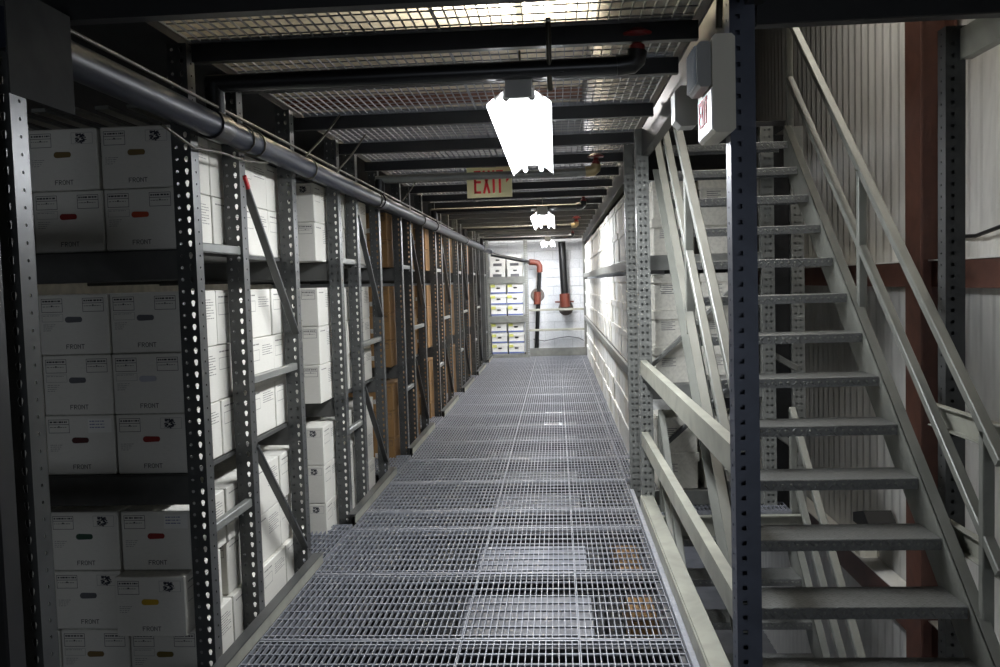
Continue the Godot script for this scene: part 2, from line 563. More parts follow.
# ---------------------------------------------------------------- lamps
func strip_lamp(called: String, label: String, x: float, y: float, z1: float, length: float, energy: float, col: Color, glow_mat: String, drop: float, upward := false):
	var t = thing(called, label, "lamp", Vector3(x, y, z1 - length / 2), "strip lamps")
	var h := length / 2
	# channel housing
	put("housing", prism_mesh(Vector3(0, 0.085, h), Vector3(0, 0.085, -h), rect(0.115, 0.05, 0.006)), M.white_metal, t)
	var st := S()
	for s in [-1, 1]:
		var a := Vector2(s * 0.05, 0.062); var b := Vector2(s * 0.136, 0.0)
		quad(st, Vector3(a.x, a.y, h), Vector3(b.x, b.y, h), Vector3(b.x, b.y, -h), Vector3(a.x, a.y, -h), Vector3(-s * 0.4, -1, 0).normalized())
		quad(st, Vector3(a.x, a.y + 0.002, h), Vector3(b.x, b.y + 0.002, h), Vector3(b.x, b.y + 0.002, -h), Vector3(a.x, a.y + 0.002, -h), Vector3(s * 0.4, 1, 0).normalized())
		bx(st, Vector3(minf(b.x, b.x + s * 0.003), b.y - 0.012, -h), Vector3(maxf(b.x, b.x + s * 0.003), b.y + 0.002, h))
	if not upward: put("reflector", st.commit(), M.white_metal, t)
	for s in [-1, 1]:
		for k in [0, 1]:
			var c: float = h - 0.03 - k * h
			var o = put("tube", tube_mesh([Vector3(s * 0.055, 0.028, c), Vector3(s * 0.055, 0.028, c - h + 0.04)], 0.014, 12), M[glow_mat], t)
			put("end_cap", tube_mesh([Vector3(s * 0.055, 0.028, c + 0.014), Vector3(s * 0.055, 0.028, c - 0.006)], 0.0155, 12), M.grey_box, o)
			put("socket", box_mesh(Vector3(s * 0.055 - 0.012, 0.022, c + 0.006), Vector3(s * 0.055 + 0.012, 0.064, c + 0.02)), M.white_metal, o)
	# hanging straps
	for k in [-1, 1]:
		put("hanger_rod", tube_mesh([Vector3(0, 0.10, k * h * 0.8), Vector3(0, 0.10 + drop, k * h * 0.8)], 0.005, 8), M.wire, t)
	# the tubes shine down and to both sides (or only up, for the added lamp that brightens the roof)
	for k in ([0] if upward else [-1, 1]):
		var l := AreaLight3D.new()
		l.name = "light"
		l.area_size = Vector2(0.11, length)
		l.light_energy = energy
		l.light_color = col
		l.area_range = 40.0
		l.area_attenuation = 2.0
		l.shadow_enabled = true
		t.add_child(l, true)
		if upward:
			l.rotation = Vector3(PI / 2, 0, 0)
			l.position = Vector3(0, 0.13, 0)
		else:
			l.basis = Basis(Vector3.BACK, k * deg_to_rad(34)) * Basis(Vector3.RIGHT, -PI / 2)
			l.position = Vector3(k * .068, -0.004, 0)
	return t

# ---------------------------------------------------------------- scene
func _ready():
	rng.seed = 20240611
	set_camera()
	set_light()
	make_materials()
	build_shell()
	build_floor()
	build_lower()
	build_ceiling()
	build_left_racks()
	build_right_racks()
	build_back()
	build_stairs()
	build_guards()
	build_right_wall()
	build_pipes()
	build_fittings()

func set_camera():
	var f := 870.0
	var fw := Vector3(56, 51.5, -f).normalized()
	var up := Vector3(-444.4, 15180.3, f).normalized()
	var r := fw.cross(up).normalized()
	up = r.cross(fw)
	var cam := Camera3D.new()
	cam.name = "camera"
	add_child(cam)
	cam.transform = Transform3D(Basis(r, up, -fw).transposed(), Vector3(0, 1.65, 0))
	cam.fov = rad_to_deg(2 * atan(333.5 / f))
	cam.near = 0.05
	cam.far = 100
	cam.current = true

const LAMP := 7.0
const FILL := 6.5
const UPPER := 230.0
const LOWER := 3.6

func set_light():
	var we := WorldEnvironment.new()
	we.name = "environment"
	var e := Environment.new()
	e.background_mode = Environment.BG_COLOR
	e.background_color = Color(.02, .02, .022)
	e.tonemap_mode = Environment.TONE_MAPPER_LINEAR
	e.tonemap_exposure = 1.0
	e.sdfgi_enabled = true
	e.ssao_enabled = true
	e.ssil_enabled = true
	we.environment = e
	add_child(we)
	# cool fill from a window added behind the viewer, out of view
	var l := AreaLight3D.new()
	l.name = "added_fill_light"
	l.area_size = Vector2(2.6, 1.0)
	l.area_range = 40.0
	l.area_attenuation = 2.0
	l.light_energy = FILL
	l.light_color = Color(.91, .945, 1.0)
	l.shadow_enabled = true
	add_child(l)
	l.position = Vector3(0.3, .75, 6.9)

func build_shell():
	glow("tube_glow", Color(.96, .97, 1.0), 16.0)
	glow("tube_upper", Color(1.0, .95, .82), 6.0)
	glow("day", Color(.91, .945, 1.0), 1.6)  # glow of the pane in the added fill window
	var X0 := -6.6; var X1 := 2.5; var Z0 := 7.1; var Z1 := -20.0; var Y0 := -2.72; var Y1 := 5.7
	structure("floor_lower", box_mesh(Vector3(X0 - .2, Y0 - .2, Z1 - .3), Vector3(X1 + .3, Y0, Z0 + .2)), M.concrete, "grey concrete floor of the storey below, seen through the grating")
	structure("wall_left", box_mesh(Vector3(X0 - .2, Y0, Z1 - .3), Vector3(X0, Y1, Z0 + .2)), M.roof, "pale outer wall at the far end of the rack rows")
	# wall behind the viewer with one added window, out of view
	var fr = shell("wall_front", "dark wall with an added wide window at the start of the aisle")
	for b in [[X0, Y0, -1.0, Y1], [1.6, Y0, X1 + .3, Y1], [-1.0, Y0, 1.6, .25], [-1.0, 1.25, 1.6, Y1]]:
		put("wall_section", box_mesh(Vector3(b[0], b[1], Z0), Vector3(b[2], b[3], Z0 + .2)), M.dark_wall, fr)
	var wn = shell("window_1", "added wide window for fill light in the wall at the start of the aisle")
	put("pane", box_mesh(Vector3(-1.0, .25, Z0 + .08), Vector3(1.6, 1.25, Z0 + .1)), M.day, wn)
	# roof with red purlins
	var rf = shell("ceiling_roof", "cream lined roof above the upper storey with red purlins")
	put("lining", box_mesh(Vector3(X0 - .2, Y1, Z1 - .3), Vector3(X1 + .3, Y1 + .2, Z0 + .2)), M.roof, rf)
	for k in 6:
		var z := 1.5 - k * 4.0
		put("purlin", prism_mesh(Vector3(X0, Y1 - .12, z), Vector3(X1, Y1 - .12, z), chan(.22, .08, .01)), M.red_steel, rf)
	for x in [0.9]:
		put("rafter", prism_mesh(Vector3(x, Y1 - .34, Z0), Vector3(x, Y1 - .34, Z1), chan(.24, .10, .012)), M.red_steel, rf)
	strip_lamp("added_ceiling_lamp", "added warm strip lamp under the roof of the upper storey, midway along", -.4, 5.15, -10.5, 2.4, UPPER, Color(1.0, .97, .91), "tube_upper", .25, true)  # added lamp, shines up only to brighten the roof lining
	strip_lamp("added_ceiling_lamp", "added white strip lamp under the roof of the upper storey, by the block wall", -.4, 4.9, -15.5, 2.44, 24.0, Color(1.0, .98, .97), "tube_glow", .5)  # added lamp, brightens the upper end wall
	strip_lamp("added_ceiling_lamp", "added strip lamp of the upper storey over the stairwell, beyond the added partition", 1.75, 5.1, -4.2, 2.44, 4.0, Color(1.0, .97, .92), "tube_glow", .5)  # added lamp, brightens the ribbed wall by the stairs
	for z in [-.6, -12.5]:  # lamps added to light the lower floor under the grating
		strip_lamp("added_basement_lamp", "added strip lamp of the storey below, under the walkway, " + ("beside the foot of the stairs" if z > -2.0 else "past the stairs"), -.1, -.55, z, 2.4, LOWER, Color(.92, .95, 1.0), "tube_glow", .2)

func build_floor():
	var fl = shell("floor", "galvanised steel bar grating walkway laid in panels between the racks")
	var zs := [0.71, -.22, -1.15, -2.08, -3.01, -3.94, -4.87, -5.79, -6.26]
	while zs[-1] > -19.0: zs.append(zs[-1] - .93)
	zs.append(-19.75)
	var xs := [-1.443, -.48, .065, .532]
	for i in zs.size() - 1:
		for k in 3:
			put("grating_panel", grate_mesh(xs[k + 1] - xs[k], snappedf(zs[i] - zs[i + 1], .001)), M.galv, fl, Vector3(xs[k], rng.randf_range(-.0015, .0015), zs[i]))
		if zs[i] < -6.3:
			put("grating_panel", grate_mesh(.115, snappedf(zs[i] - zs[i + 1], .001)), M.galv, fl, Vector3(.534, 0, zs[i]))
	# channels that carry the panels at each seam
	for i in range(1, zs.size()):
		put("joist", prism_mesh(Vector3(-1.55, -.068, zs[i]), Vector3(.62, -.068, zs[i]), chan(.09, .05, .007)), M.joist_low, fl)
	for x in [-1.47, .56]:
		put("edge_channel", prism_mesh(Vector3(x, -.12, .7), Vector3(x, -.12, -19.75), chan(.18, .05, .007, x > 0)), M.joist_low, fl)
	# side bays between the rack rows
	for r in 7:
		var za := -5.12 - 2.45 * (r - 0)
		if r == 6: continue
		put("grating_panel", grate_mesh(1.1, .80), M.galv, fl, Vector3(-2.56, 0, za))
	put("grating_panel", grate_mesh(1.1, .98), M.galv, fl, Vector3(-2.56, 0, -2.56))
	put("grating_panel", grate_mesh(.95, .62), M.galv, fl, Vector3(.66, 0, -6.13))
	put("joist", prism_mesh(Vector3(.62, -.11, -6.13), Vector3(1.70, -.11, -6.13), chan(.18, .05, .007)), M.guard, fl)

func build_lower():
	for side in 2:
		var x0: float = -2.4 if side == 0 else .36
		var x1: float = -1.3 if side == 0 else .62
		var t = thing("storage_rack", "dark shelving of the storey below, along the " + ("rack-row side" if side == 0 else "stair side") + " of the walkway", "rack", Vector3(x0, -2.72, 0), "lower shelving")
		for y in [.1, 1.15, 2.2]:
			put("shelf_deck", box_mesh(Vector3(0, y, -19), Vector3(x1 - x0, y + .03, 0)), M.deck, t)
		for k in 8:
			put("post", box_mesh(Vector3(x1 - x0 - .04 if side == 0 else 0.0, 0, -.06 - k * 2.6), Vector3(x1 - x0 if side == 0 else .04, 2.5, -k * 2.6)), M.rack_shaded, t)
	var b = put("crate", prism_mesh(Vector3(.49, -.487, -4.1), Vector3(.49, -.487 + .3, -4.1), rect(.3, .22, .02), Vector3.RIGHT), M.tape)
	tag(b, "red crate on the stair-side shelving below the walkway", "crate")
	for k in 5:
		carton(Vector3(.49, -.489, -5.0 - k * .46), Vector3(.24, .26, .40), 0, "", "brown carton on the shelving below the walkway, %s past the red crate" % ORD[k], "brown cartons on the lower shelving", 0.0, true)

func build_ceiling():
	var cl = shell("ceiling", "steel bar grating floor of the storey above on dark joists")
	var zs := [-2.45, -3.62, -4.2, -5.25, -6.25, -7.2, -8.1]
	while zs[-1] > -18.8: zs.append(zs[-1] - .95)
	zs.append(-19.75)
	var xs := [-1.5, -.45, .58]
	for i in zs.size() - 1:
		for k in 2:
			put("grating_panel", grate_mesh(xs[k + 1] - xs[k], snappedf(zs[i] - zs[i + 1], .001), .043, .010, .0026), M.galv, cl, Vector3(xs[k], 2.703, zs[i]))
	for i in range(1, zs.size()):
		put("joist", prism_mesh(Vector3(-1.56, 2.652, zs[i]), Vector3(.60, 2.652, zs[i]), chan(.074, .045, .006, true)), M.joist, cl)
	# channel edges along the aisle
	put("edge_beam", prism_mesh(Vector3(.62, 2.60, -2.45), Vector3(.62, 2.60, -19.75), chan(.18, .055, .007)), M.joist, cl)
	# closed decks over the racks and behind the viewer
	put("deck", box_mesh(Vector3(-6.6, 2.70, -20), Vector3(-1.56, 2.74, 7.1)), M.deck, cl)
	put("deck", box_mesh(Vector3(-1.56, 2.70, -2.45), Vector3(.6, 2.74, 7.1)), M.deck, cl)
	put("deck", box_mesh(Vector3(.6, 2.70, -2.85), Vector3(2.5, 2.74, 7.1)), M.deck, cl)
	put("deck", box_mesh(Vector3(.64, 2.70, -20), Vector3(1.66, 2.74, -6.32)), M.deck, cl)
	structure("wall_partition", box_mesh(Vector3(.64, 2.74, -20), Vector3(.70, 5.7, -2.85)), M.dark_wall, "added grey partition keeping light off the stairwell on the storey above")  # unseen sheet, added to keep upper light out of the stairwell
	put("cross_beam", box_mesh(Vector3(-3.2, 2.437, -2.50), Vector3(.60, 2.70, -2.45)), M.beam, cl)
	put("cross_beam", prism_mesh(Vector3(.66, 2.575, -2.90), Vector3(2.5, 2.575, -2.90), rect(.06, .25, .004)), M.beam, cl)

# ---------------------------------------------------------------- racks beside the aisle, in rows
const ROWNAME := ["red-taped rack", "second white-box rack", "first brown-carton rack", "second brown-carton rack", "third brown-carton rack", "fourth brown-carton rack", "last rack before the block wall"]
const SHELF := [["lowest", -.072, 3], ["middle", .875, 3], ["top", 1.838, 2]]
const TIER := [["bottom", "middle", "top"], ["bottom", "middle", "top"], ["bottom", "top"]]

func build_left_racks():
	# the row beside the viewer shows one post and a plate
	var t0 = thing("storage_rack", "dark steel rack post with grey plate, beside the start of the aisle", "rack", Vector3(-1.585, -.12, -2.36))
	put("post", post_mesh(2.8), M.rack_shaded, t0)
	put("post", prism_mesh(Vector3(.04, 0, .11), Vector3(.04, 2.8, .11), rect(.08, .08, .006), Vector3.RIGHT), M.beam, t0)  # second post in near-black, its shade put into the colour
	put("shelf_beam", box_mesh(Vector3(-1.2, 1.82, -.06), Vector3(0, 1.95, -.02)), M.rack_shaded, t0)
	put("shelf_beam", box_mesh(Vector3(-1.2, .86, -.06), Vector3(0, .99, -.02)), M.rack_shaded, t0)
	put("gusset_plate", box_mesh(Vector3(.225, 2.285, -.07), Vector3(.230, 2.56, .225)), M.plate, t0)
	for r in 7:
		var z0 := -3.565 - 2.45 * r
		left_rack(r, z0)
	left_boxes()

func left_rack(r: int, z0: float):
	var t = thing("storage_rack", "perforated grey steel rack row, " + ["with red tape on its brace", "holding white boxes past the red-taped rack", "first to hold brown cartons", "second to hold brown cartons", "third to hold brown cartons", "fourth to hold brown cartons", "last before the block wall"][r], "rack", Vector3(-1.5, 0, z0), "rack rows")
	var zs := [0.0, -.555, -1.39]
	if r == 6: zs = [0.0, -.555]
	for z in zs:
		put("post", post_mesh(2.8), M.rack_shaded, t, Vector3(-.083, -.12, z))
	# end frame: level struts and diagonals
	for y in [1.845, .615]:
		put("brace", bar(Vector3(-.03, y, -.075), Vector3(-.03, y, -.56), .035, .04), M.rack, t)
	if r < 6:
		put("brace", bar(Vector3(-.03, 1.205, -.63), Vector3(-.03, 1.205, -1.395), .035, .04), M.rack, t)
		var d1 = put("brace", bar(Vector3(-.012, 2.20, -.62), Vector3(-.012, 1.40, -1.385), .02, .042, Vector3.RIGHT), M.rack_shaded, t)
		put("brace", bar(Vector3(-.012, .885, -.62), Vector3(-.012, .14, -1.385), .02, .042, Vector3.RIGHT), M.rack_shaded, t)
		if r == 0:
			var tp = put("tape", bar(Vector3(-.0095, 2.205, -.605), Vector3(-.0095, 2.155, -.653), .024, .046, Vector3.RIGHT), M.tape, d1)
			tp.set_meta("label", "red tape wrapped round the brace")
	var back := -1.46 if r < 6 else -.62
	var far := -1.32 if r > 0 else -1.25
	for s in SHELF:
		var y: float = s[1]
		for z in [-.045, back + .045]:
			put("shelf_beam", prism_mesh(Vector3(far, y - .068, z), Vector3(-.083, y - .068, z), rect(.045, .13, .006)), M.shelf, t)
		put("shelf_deck", box_mesh(Vector3(far, y - .022, back + .07), Vector3(-.09, y - .003, -.07)), M.shelf, t)
	# slats of the tier above
	if r < 2:
		for k in 7:
			put("slat", box_mesh(Vector3(-.30 - k * .14, 2.44, back), Vector3(-.24 - k * .14, 2.455, -.07)), M.rack, t)

func left_boxes():
	var holes := {"0_1_2": "grey", "1_1_2": "grey", "0_1_1": "pale", "1_1_1": "grey", "0_1_0": "red", "1_1_0": "maroon", "0_2_1": "tan", "1_2_1": "tan", "0_2_0": "orange", "1_2_0": "red", "0_0_2": "red", "1_0_2": "green", "0_0_1": "yellow", "1_0_1": "grey", "0_0_0": "olive", "1_0_0": "tan"}
	var blot := {"0_0_1": 1, "1_0_1": 1, "1_0_2": 1, "0_0_2": 2, "0_1_0": 1, "1_1_0": 2, "0_2_1": 1, "1_2_1": 1, "0_1_1": 0}
	for r in 6:
		var zf: float = [-3.61, -5.76, -8.27, -10.72, -13.17, -15.62][r]
		var brown := r >= 2
		for s in 3:
			var y0: float = SHELF[s][1]
			for tier in SHELF[s][2]:
				var h := .262
				var y: float = y0 + tier * h
				var cols := 3 if r == 0 else (2 if r < 3 else 1)
				for c in cols:
					var deep := 4
					if r > 3: deep = 3
					if c > 0: deep = 1
					for d in deep:
						var w := .308
						var key := "%d_%d_%d" % [c, s, tier]
						var hole: String = holes.get(key, "grey") if (r == 0 and d == 0) else ("black" if (r == 1 and d == 0) else "")
						var v: int = blot.get(key, 0) if r == 0 and d == 0 else rng.randi_range(0, 1)
						var x := -1.602 - w / 2 - c * .315 + (rng.randf_range(-.008, .006) if d > 0 or c > 0 else 0.0)
						var z: float = zf - .197 - d * .402 + rng.randf_range(-.004, .004)
						var sh := 0.0
						if r == 0 and s == 0 and tier == 0: sh = .014
						if r == 0 and s == 0 and tier == 1 and c == 0 and d == 0: z += .085
						var lab := ""
						var kindword := "brown carton" if brown else "white archive box"
						var place: String = "%s tier of %s shelf, %s" % [TIER[s][tier], SHELF[s][0], ROWNAME[r]]
						if d == 0 and r == 0:
							lab = "%s, %s hand hole, %s%s" % [kindword, hole, place, ["", ", second in"][mini(c, 1)]]
							if c == 2: lab = "%s third in, %s" % [kindword, place]
						elif c > 0: lab = "%s second in, %s" % [kindword, place]
						else: lab = "%s, %s in depth, %s" % [kindword, ORD[d], place]
						carton(Vector3(x + sh, y, z), Vector3(w, h - .003, .392), v, hole, lab, ("brown cartons in the rack rows" if brown else "white archive boxes in the rack rows"), rng.randf_range(-.012, .012), brown)

# ---------------------------------------------------------------- the long run facing them
func build_right_racks():
	var t = thing("storage_rack", "long steel rack run full of white lidded boxes beside the walkway", "rack", Vector3(.55, 0, -6.18))
	put("post", post_mesh(2.95, .09, .075, "round", [.028, .062]), M.rack, t, Vector3(.024, -.25, 0))
	put("post", post_mesh(2.95, .09, .075, "round", [.028, .062]), M.rack, t, Vector3(0.0, -.25, -.68))
	for z in [-13.25]:
		put("post", post_mesh(2.95, .09, .075, "round", [.028, .062]), M.rack, t, Vector3(.055, -.25, z))
	for y in [.835, 1.765]:
		put("shelf_beam", prism_mesh(Vector3(.072, y + .012, -.75), Vector3(.072, y + .012, -13.3), rect(.03, .095, .006)), M.rack, t)
		put("shelf_deck", box_mesh(Vector3(.09, y + .045, -13.3), Vector3(.52, y + .064, -.76)), M.shelf, t)
	put("shelf_deck", box_mesh(Vector3(.07, -.03, -13.3), Vector3(.52, -.008, -.76)), M.shelf, t)
	# boxes, long side to the walkway
	var W := .398
	var levels := [["lowest", -.006, 3], ["middle", .901, 3], ["top", 1.831, 2]]
	for k in 31:
		for s in 3:
			for tier in levels[s][2]:
				var bh := .30 if s == 2 else .2635
				var y: float = levels[s][1] + tier * bh
				var z := -7.0 - W * (k + .5)
				var dx := rng.randf_range(-.007, .007)
				var lab := "white lidded box, %s tier of %s shelf, %s column past the twin posts" % [TIER[s][tier], levels[s][0], ORD[k]]
				lidded_box(Vector3(.797 + dx, y, z), Vector3(.31, bh - .0015, W - .008), "lid_card" if rng.randf() > .25 else "lid_card_b", lab, "white lidded boxes in the long run", rng.randf_range(-.006, .006))
	# end bay behind the stairs
	var e = thing("storage_rack", "steel rack bay behind the stairs, its boxes facing the stairs", "rack", Vector3(.66, 0, -6.30))
	put("post", post_mesh(2.95, .09, .075, "round", [.028, .062]), M.rack, e, Vector3(.80, -.25, 0))
	put("post", post_mesh(2.95, .09, .075, "round", [.028, .062]), M.rack, e, Vector3(1.02, -.25, -.05))
	for y in [.055, .835, 1.765]:
		put("shelf_beam", prism_mesh(Vector3(.005, y, -.04), Vector3(.80, y, -.04), rect(.03, .11, .005)), M.rack, e)
		put("shelf_deck", box_mesh(Vector3(.005, y + .03, -.52), Vector3(.80, y + .055, -.06)), M.shelf, e)
	put("dark_backing", box_mesh(Vector3(.892, -.25, -.10), Vector3(1.018, 2.65, -.09)), M.black, e)  # black sheet added to paint the unlit gap between the posts
	put("brace", bar(Vector3(.005, 1.02, -.02), Vector3(.80, 1.75, -.02), .045, .03), M.rack, e)
	put("brace", bar(Vector3(.02, .38, -.02), Vector3(.70, .98, -.02), .045, .03), M.rack_shaded, e)
	put("brace", bar(Vector3(.85, 1.10, -.03), Vector3(1.05, .98, -.06), .03, .045), M.rack, e)
	put("brace", bar(Vector3(.85, .55, -.03), Vector3(1.05, .40, -.06), .03, .045), M.rack, e)
	var lv := [["lowest", .113, 2], ["middle", .893, 3], ["top", 1.823, 2]]
	for s in 3:
		for tier in lv[s][2]:
			for c in 2:
				var tn: String = TIER[s][tier] if lv[s][2] > 2 or s == 2 else ["bottom", "top"][tier]
				lidded_box(Vector3(.855 + c * .34, lv[s][1] + tier * .2635 , -6.56), Vector3(.312, .262, .392), "lid_card_b",
					"white lidded box behind stairs, %s tier of %s shelf, %s" % [tn, lv[s][0], ["beside perforated posts", "inner column"][c]], "white boxes behind the stairs", 0.0, true)

# ---------------------------------------------------------------- end of the aisle
func build_back():
	var w = shell("wall_back", "white painted block wall closing the far end of the aisle")
	put("mortar", box_mesh(Vector3(-6.6, -2.72, -20.2), Vector3(2.5, 5.7, -19.985)), M.mortar, w)
	for row in 26:
		for k in 8:
			var x := -1.7 + k * .41 + (.2 if row % 2 else 0.0)
			var key := "block_mesh"
			if not mesh_cache.has(key):
				mesh_cache[key] = prism_mesh(Vector3(0, 0, 0), Vector3(.4, 0, 0), rect(.03, .196, .005))
			put("block", mesh_cache[key], M.block, w, Vector3(x, -1.9 + row * .203 + .1, -19.985 + rng.randf_range(-.001, .002)))
	# guard rails before the wall
	var g = thing("guard_rail", "low steel guard rail in front of the white block wall", "railing", Vector3(0, 0, -19.5))
	for y in [1.035, .585]:
		put("rail", bar(Vector3(-.62, y, 0), Vector3(.66, y, 0), .05, .05), M.guard, g)
	put("toe_board", bar(Vector3(-.62, .09, 0), Vector3(.66, .09, 0), .03, .18), M.rack, g)
	put("post", bar(Vector3(.63, 0, -.02), Vector3(.63, 1.06, -.02), .05, .05, Vector3.BACK), M.guard, g)
	var cb = put("cable", tube_mesh([Vector3(-.55, .36, -19.9), Vector3(-.3, .31, -19.9), Vector3(0, .37, -19.9), Vector3(.25, .40, -19.9), Vector3(.5, .36, -19.9), Vector3(.6, .30, -19.9)], .010, 8), M.hole_grey)
	tag(cb, "thin grey cable sagging along the white block wall", "cable")
	# rack
	var t = thing("storage_rack", "grey rack against the block wall holding boxes with yellow labels", "rack", Vector3(-1.56, 0, -19.25))
	put("post", post_mesh(2.75), M.rack, t, Vector3(.0, -.05, 0))
	put("post", post_mesh(2.75), M.rack, t, Vector3(.86, -.05, 0))
	for y in [.0, .855, 1.725]:
		put("shelf_beam", bar(Vector3(.08, y, -.03), Vector3(.87, y, -.03), .04, .15), M.rack, t)
		put("shelf_deck", box_mesh(Vector3(.04, y + .05, -.5), Vector3(.9, y + .075, -.05)), M.shelf, t)
	var lv := [[.08, 3, .236], [.93, 3, .243], [1.80, 2, .24]]
	for s in 3:
		for k in lv[s][1]:
			for c in 2:
				var h: float = lv[s][2]
				var sx := .36
				if s == 1 and k == 1: sx = .37
				var at := Vector3(-1.29 + c * .385 + rng.randf_range(-.012, .012), lv[s][0] + k * h, -19.5)
				var lab := "small box with %s, %s tier of %s shelf, %s" % ["yellow label" if s < 2 else "grey print", ["bottom", "middle", "top"][k], ["lowest", "middle", "top"][s], ["beside rack rows", "beside wall pipes"][c]]
				var b = thing("labelled_box", lab, "storage box", at, "boxes against the block wall")
				put("body", lid_box_mesh(sx, h - .004, .39, false), M.lid_card, b)
				put("lid", lid_box_mesh(sx, h - .004, .39, true), M.lid_card, b)
				put("hand_hole", oval_mesh(.09, .035), M.black, b, Vector3(0, h * .55, .192))
				if s < 2:
					put("corner_label", box_mesh(Vector3(-sx / 2 + .01, h * .62, .189), Vector3(-.07, h * .88, .1965)), M.label_yellow, b)
					put("stripe", box_mesh(Vector3(-sx / 2 + .01, .012, .188), Vector3(sx / 2 - .01, .045, .1925)), M.label_blue, b)
				else:
					put("stripe", box_mesh(Vector3(-.10, .0, .188), Vector3(.09, .06, .1925)), M.hole_grey, b)
	# drain pipes on the wall
	var p = thing("standpipe", "slim black standpipe with orange elbow and coupling on the block wall", "pipe", Vector3(-.40, 0, -19.72))
	put("pipe", tube_mesh([Vector3(-.08, .12, 0), Vector3(.04, 2.0, 0)], .046, 16), M.black_pipe, p)
	put("elbow", tube_mesh([Vector3(.04, 1.88, 0), Vector3(.04, 2.02, 0), Vector3(-.0, 2.09, 0), Vector3(-.10, 2.11, 0), Vector3(-.2, 2.115, 0)], .068, 16), M.orange, p)
	put("feed_pipe", tube_mesh([Vector3(-.2, 2.115, 0), Vector3(-.215, 2.118, .1), Vector3(-.26, 2.13, .55), Vector3(-.30, 2.14, .62), Vector3(-.36, 2.15, .64), Vector3(-1.0, 2.29, .72)], .042, 14), M.black_pipe, p)
	put("coupling", tube_mesh([Vector3(-.035, 1.16, 0.02), Vector3(-.025, 1.44, 0.02)], .078, 16), M.orange, p)
	put("wall_patch", lathe_mesh(Vector3(-.03, 1.36, -.245), Vector3.BACK, [Vector2(0, .02), Vector2(.14, .02), Vector2(.16, 0)], 20), M.patch, p)
	p = thing("standpipe", "thick black pipe ending in an orange coupling at block wall", "pipe", Vector3(.17, 0, -19.72))
	put("pipe", tube_mesh([Vector3(.02, 1.25, 0), Vector3(-.02, 2.55, 0)], .084, 18), M.black_pipe, p)
	put("coupling", tube_mesh([Vector3(.025, 1.08, 0.02), Vector3(.015, 1.38, 0.02)], .115, 18), M.orange, p)
	put("wall_patch", lathe_mesh(Vector3(.04, 1.05, -.245), Vector3.BACK, [Vector2(0, .02), Vector2(.15, .02), Vector2(.17, 0)], 20), M.patch, p)
	put("clamp_bolt", tube_mesh([Vector3(-.2, 1.20, 0.0), Vector3(.22, 1.20, 0.0)], .02, 8), M.orange, p)

# ---------------------------------------------------------------- stairs
const RISE := .202
const RUN := .2345
const NY := .33
const NZ := -3.46

func nosing(z: float) -> float:
	return NY + (NZ - z) * RISE / RUN

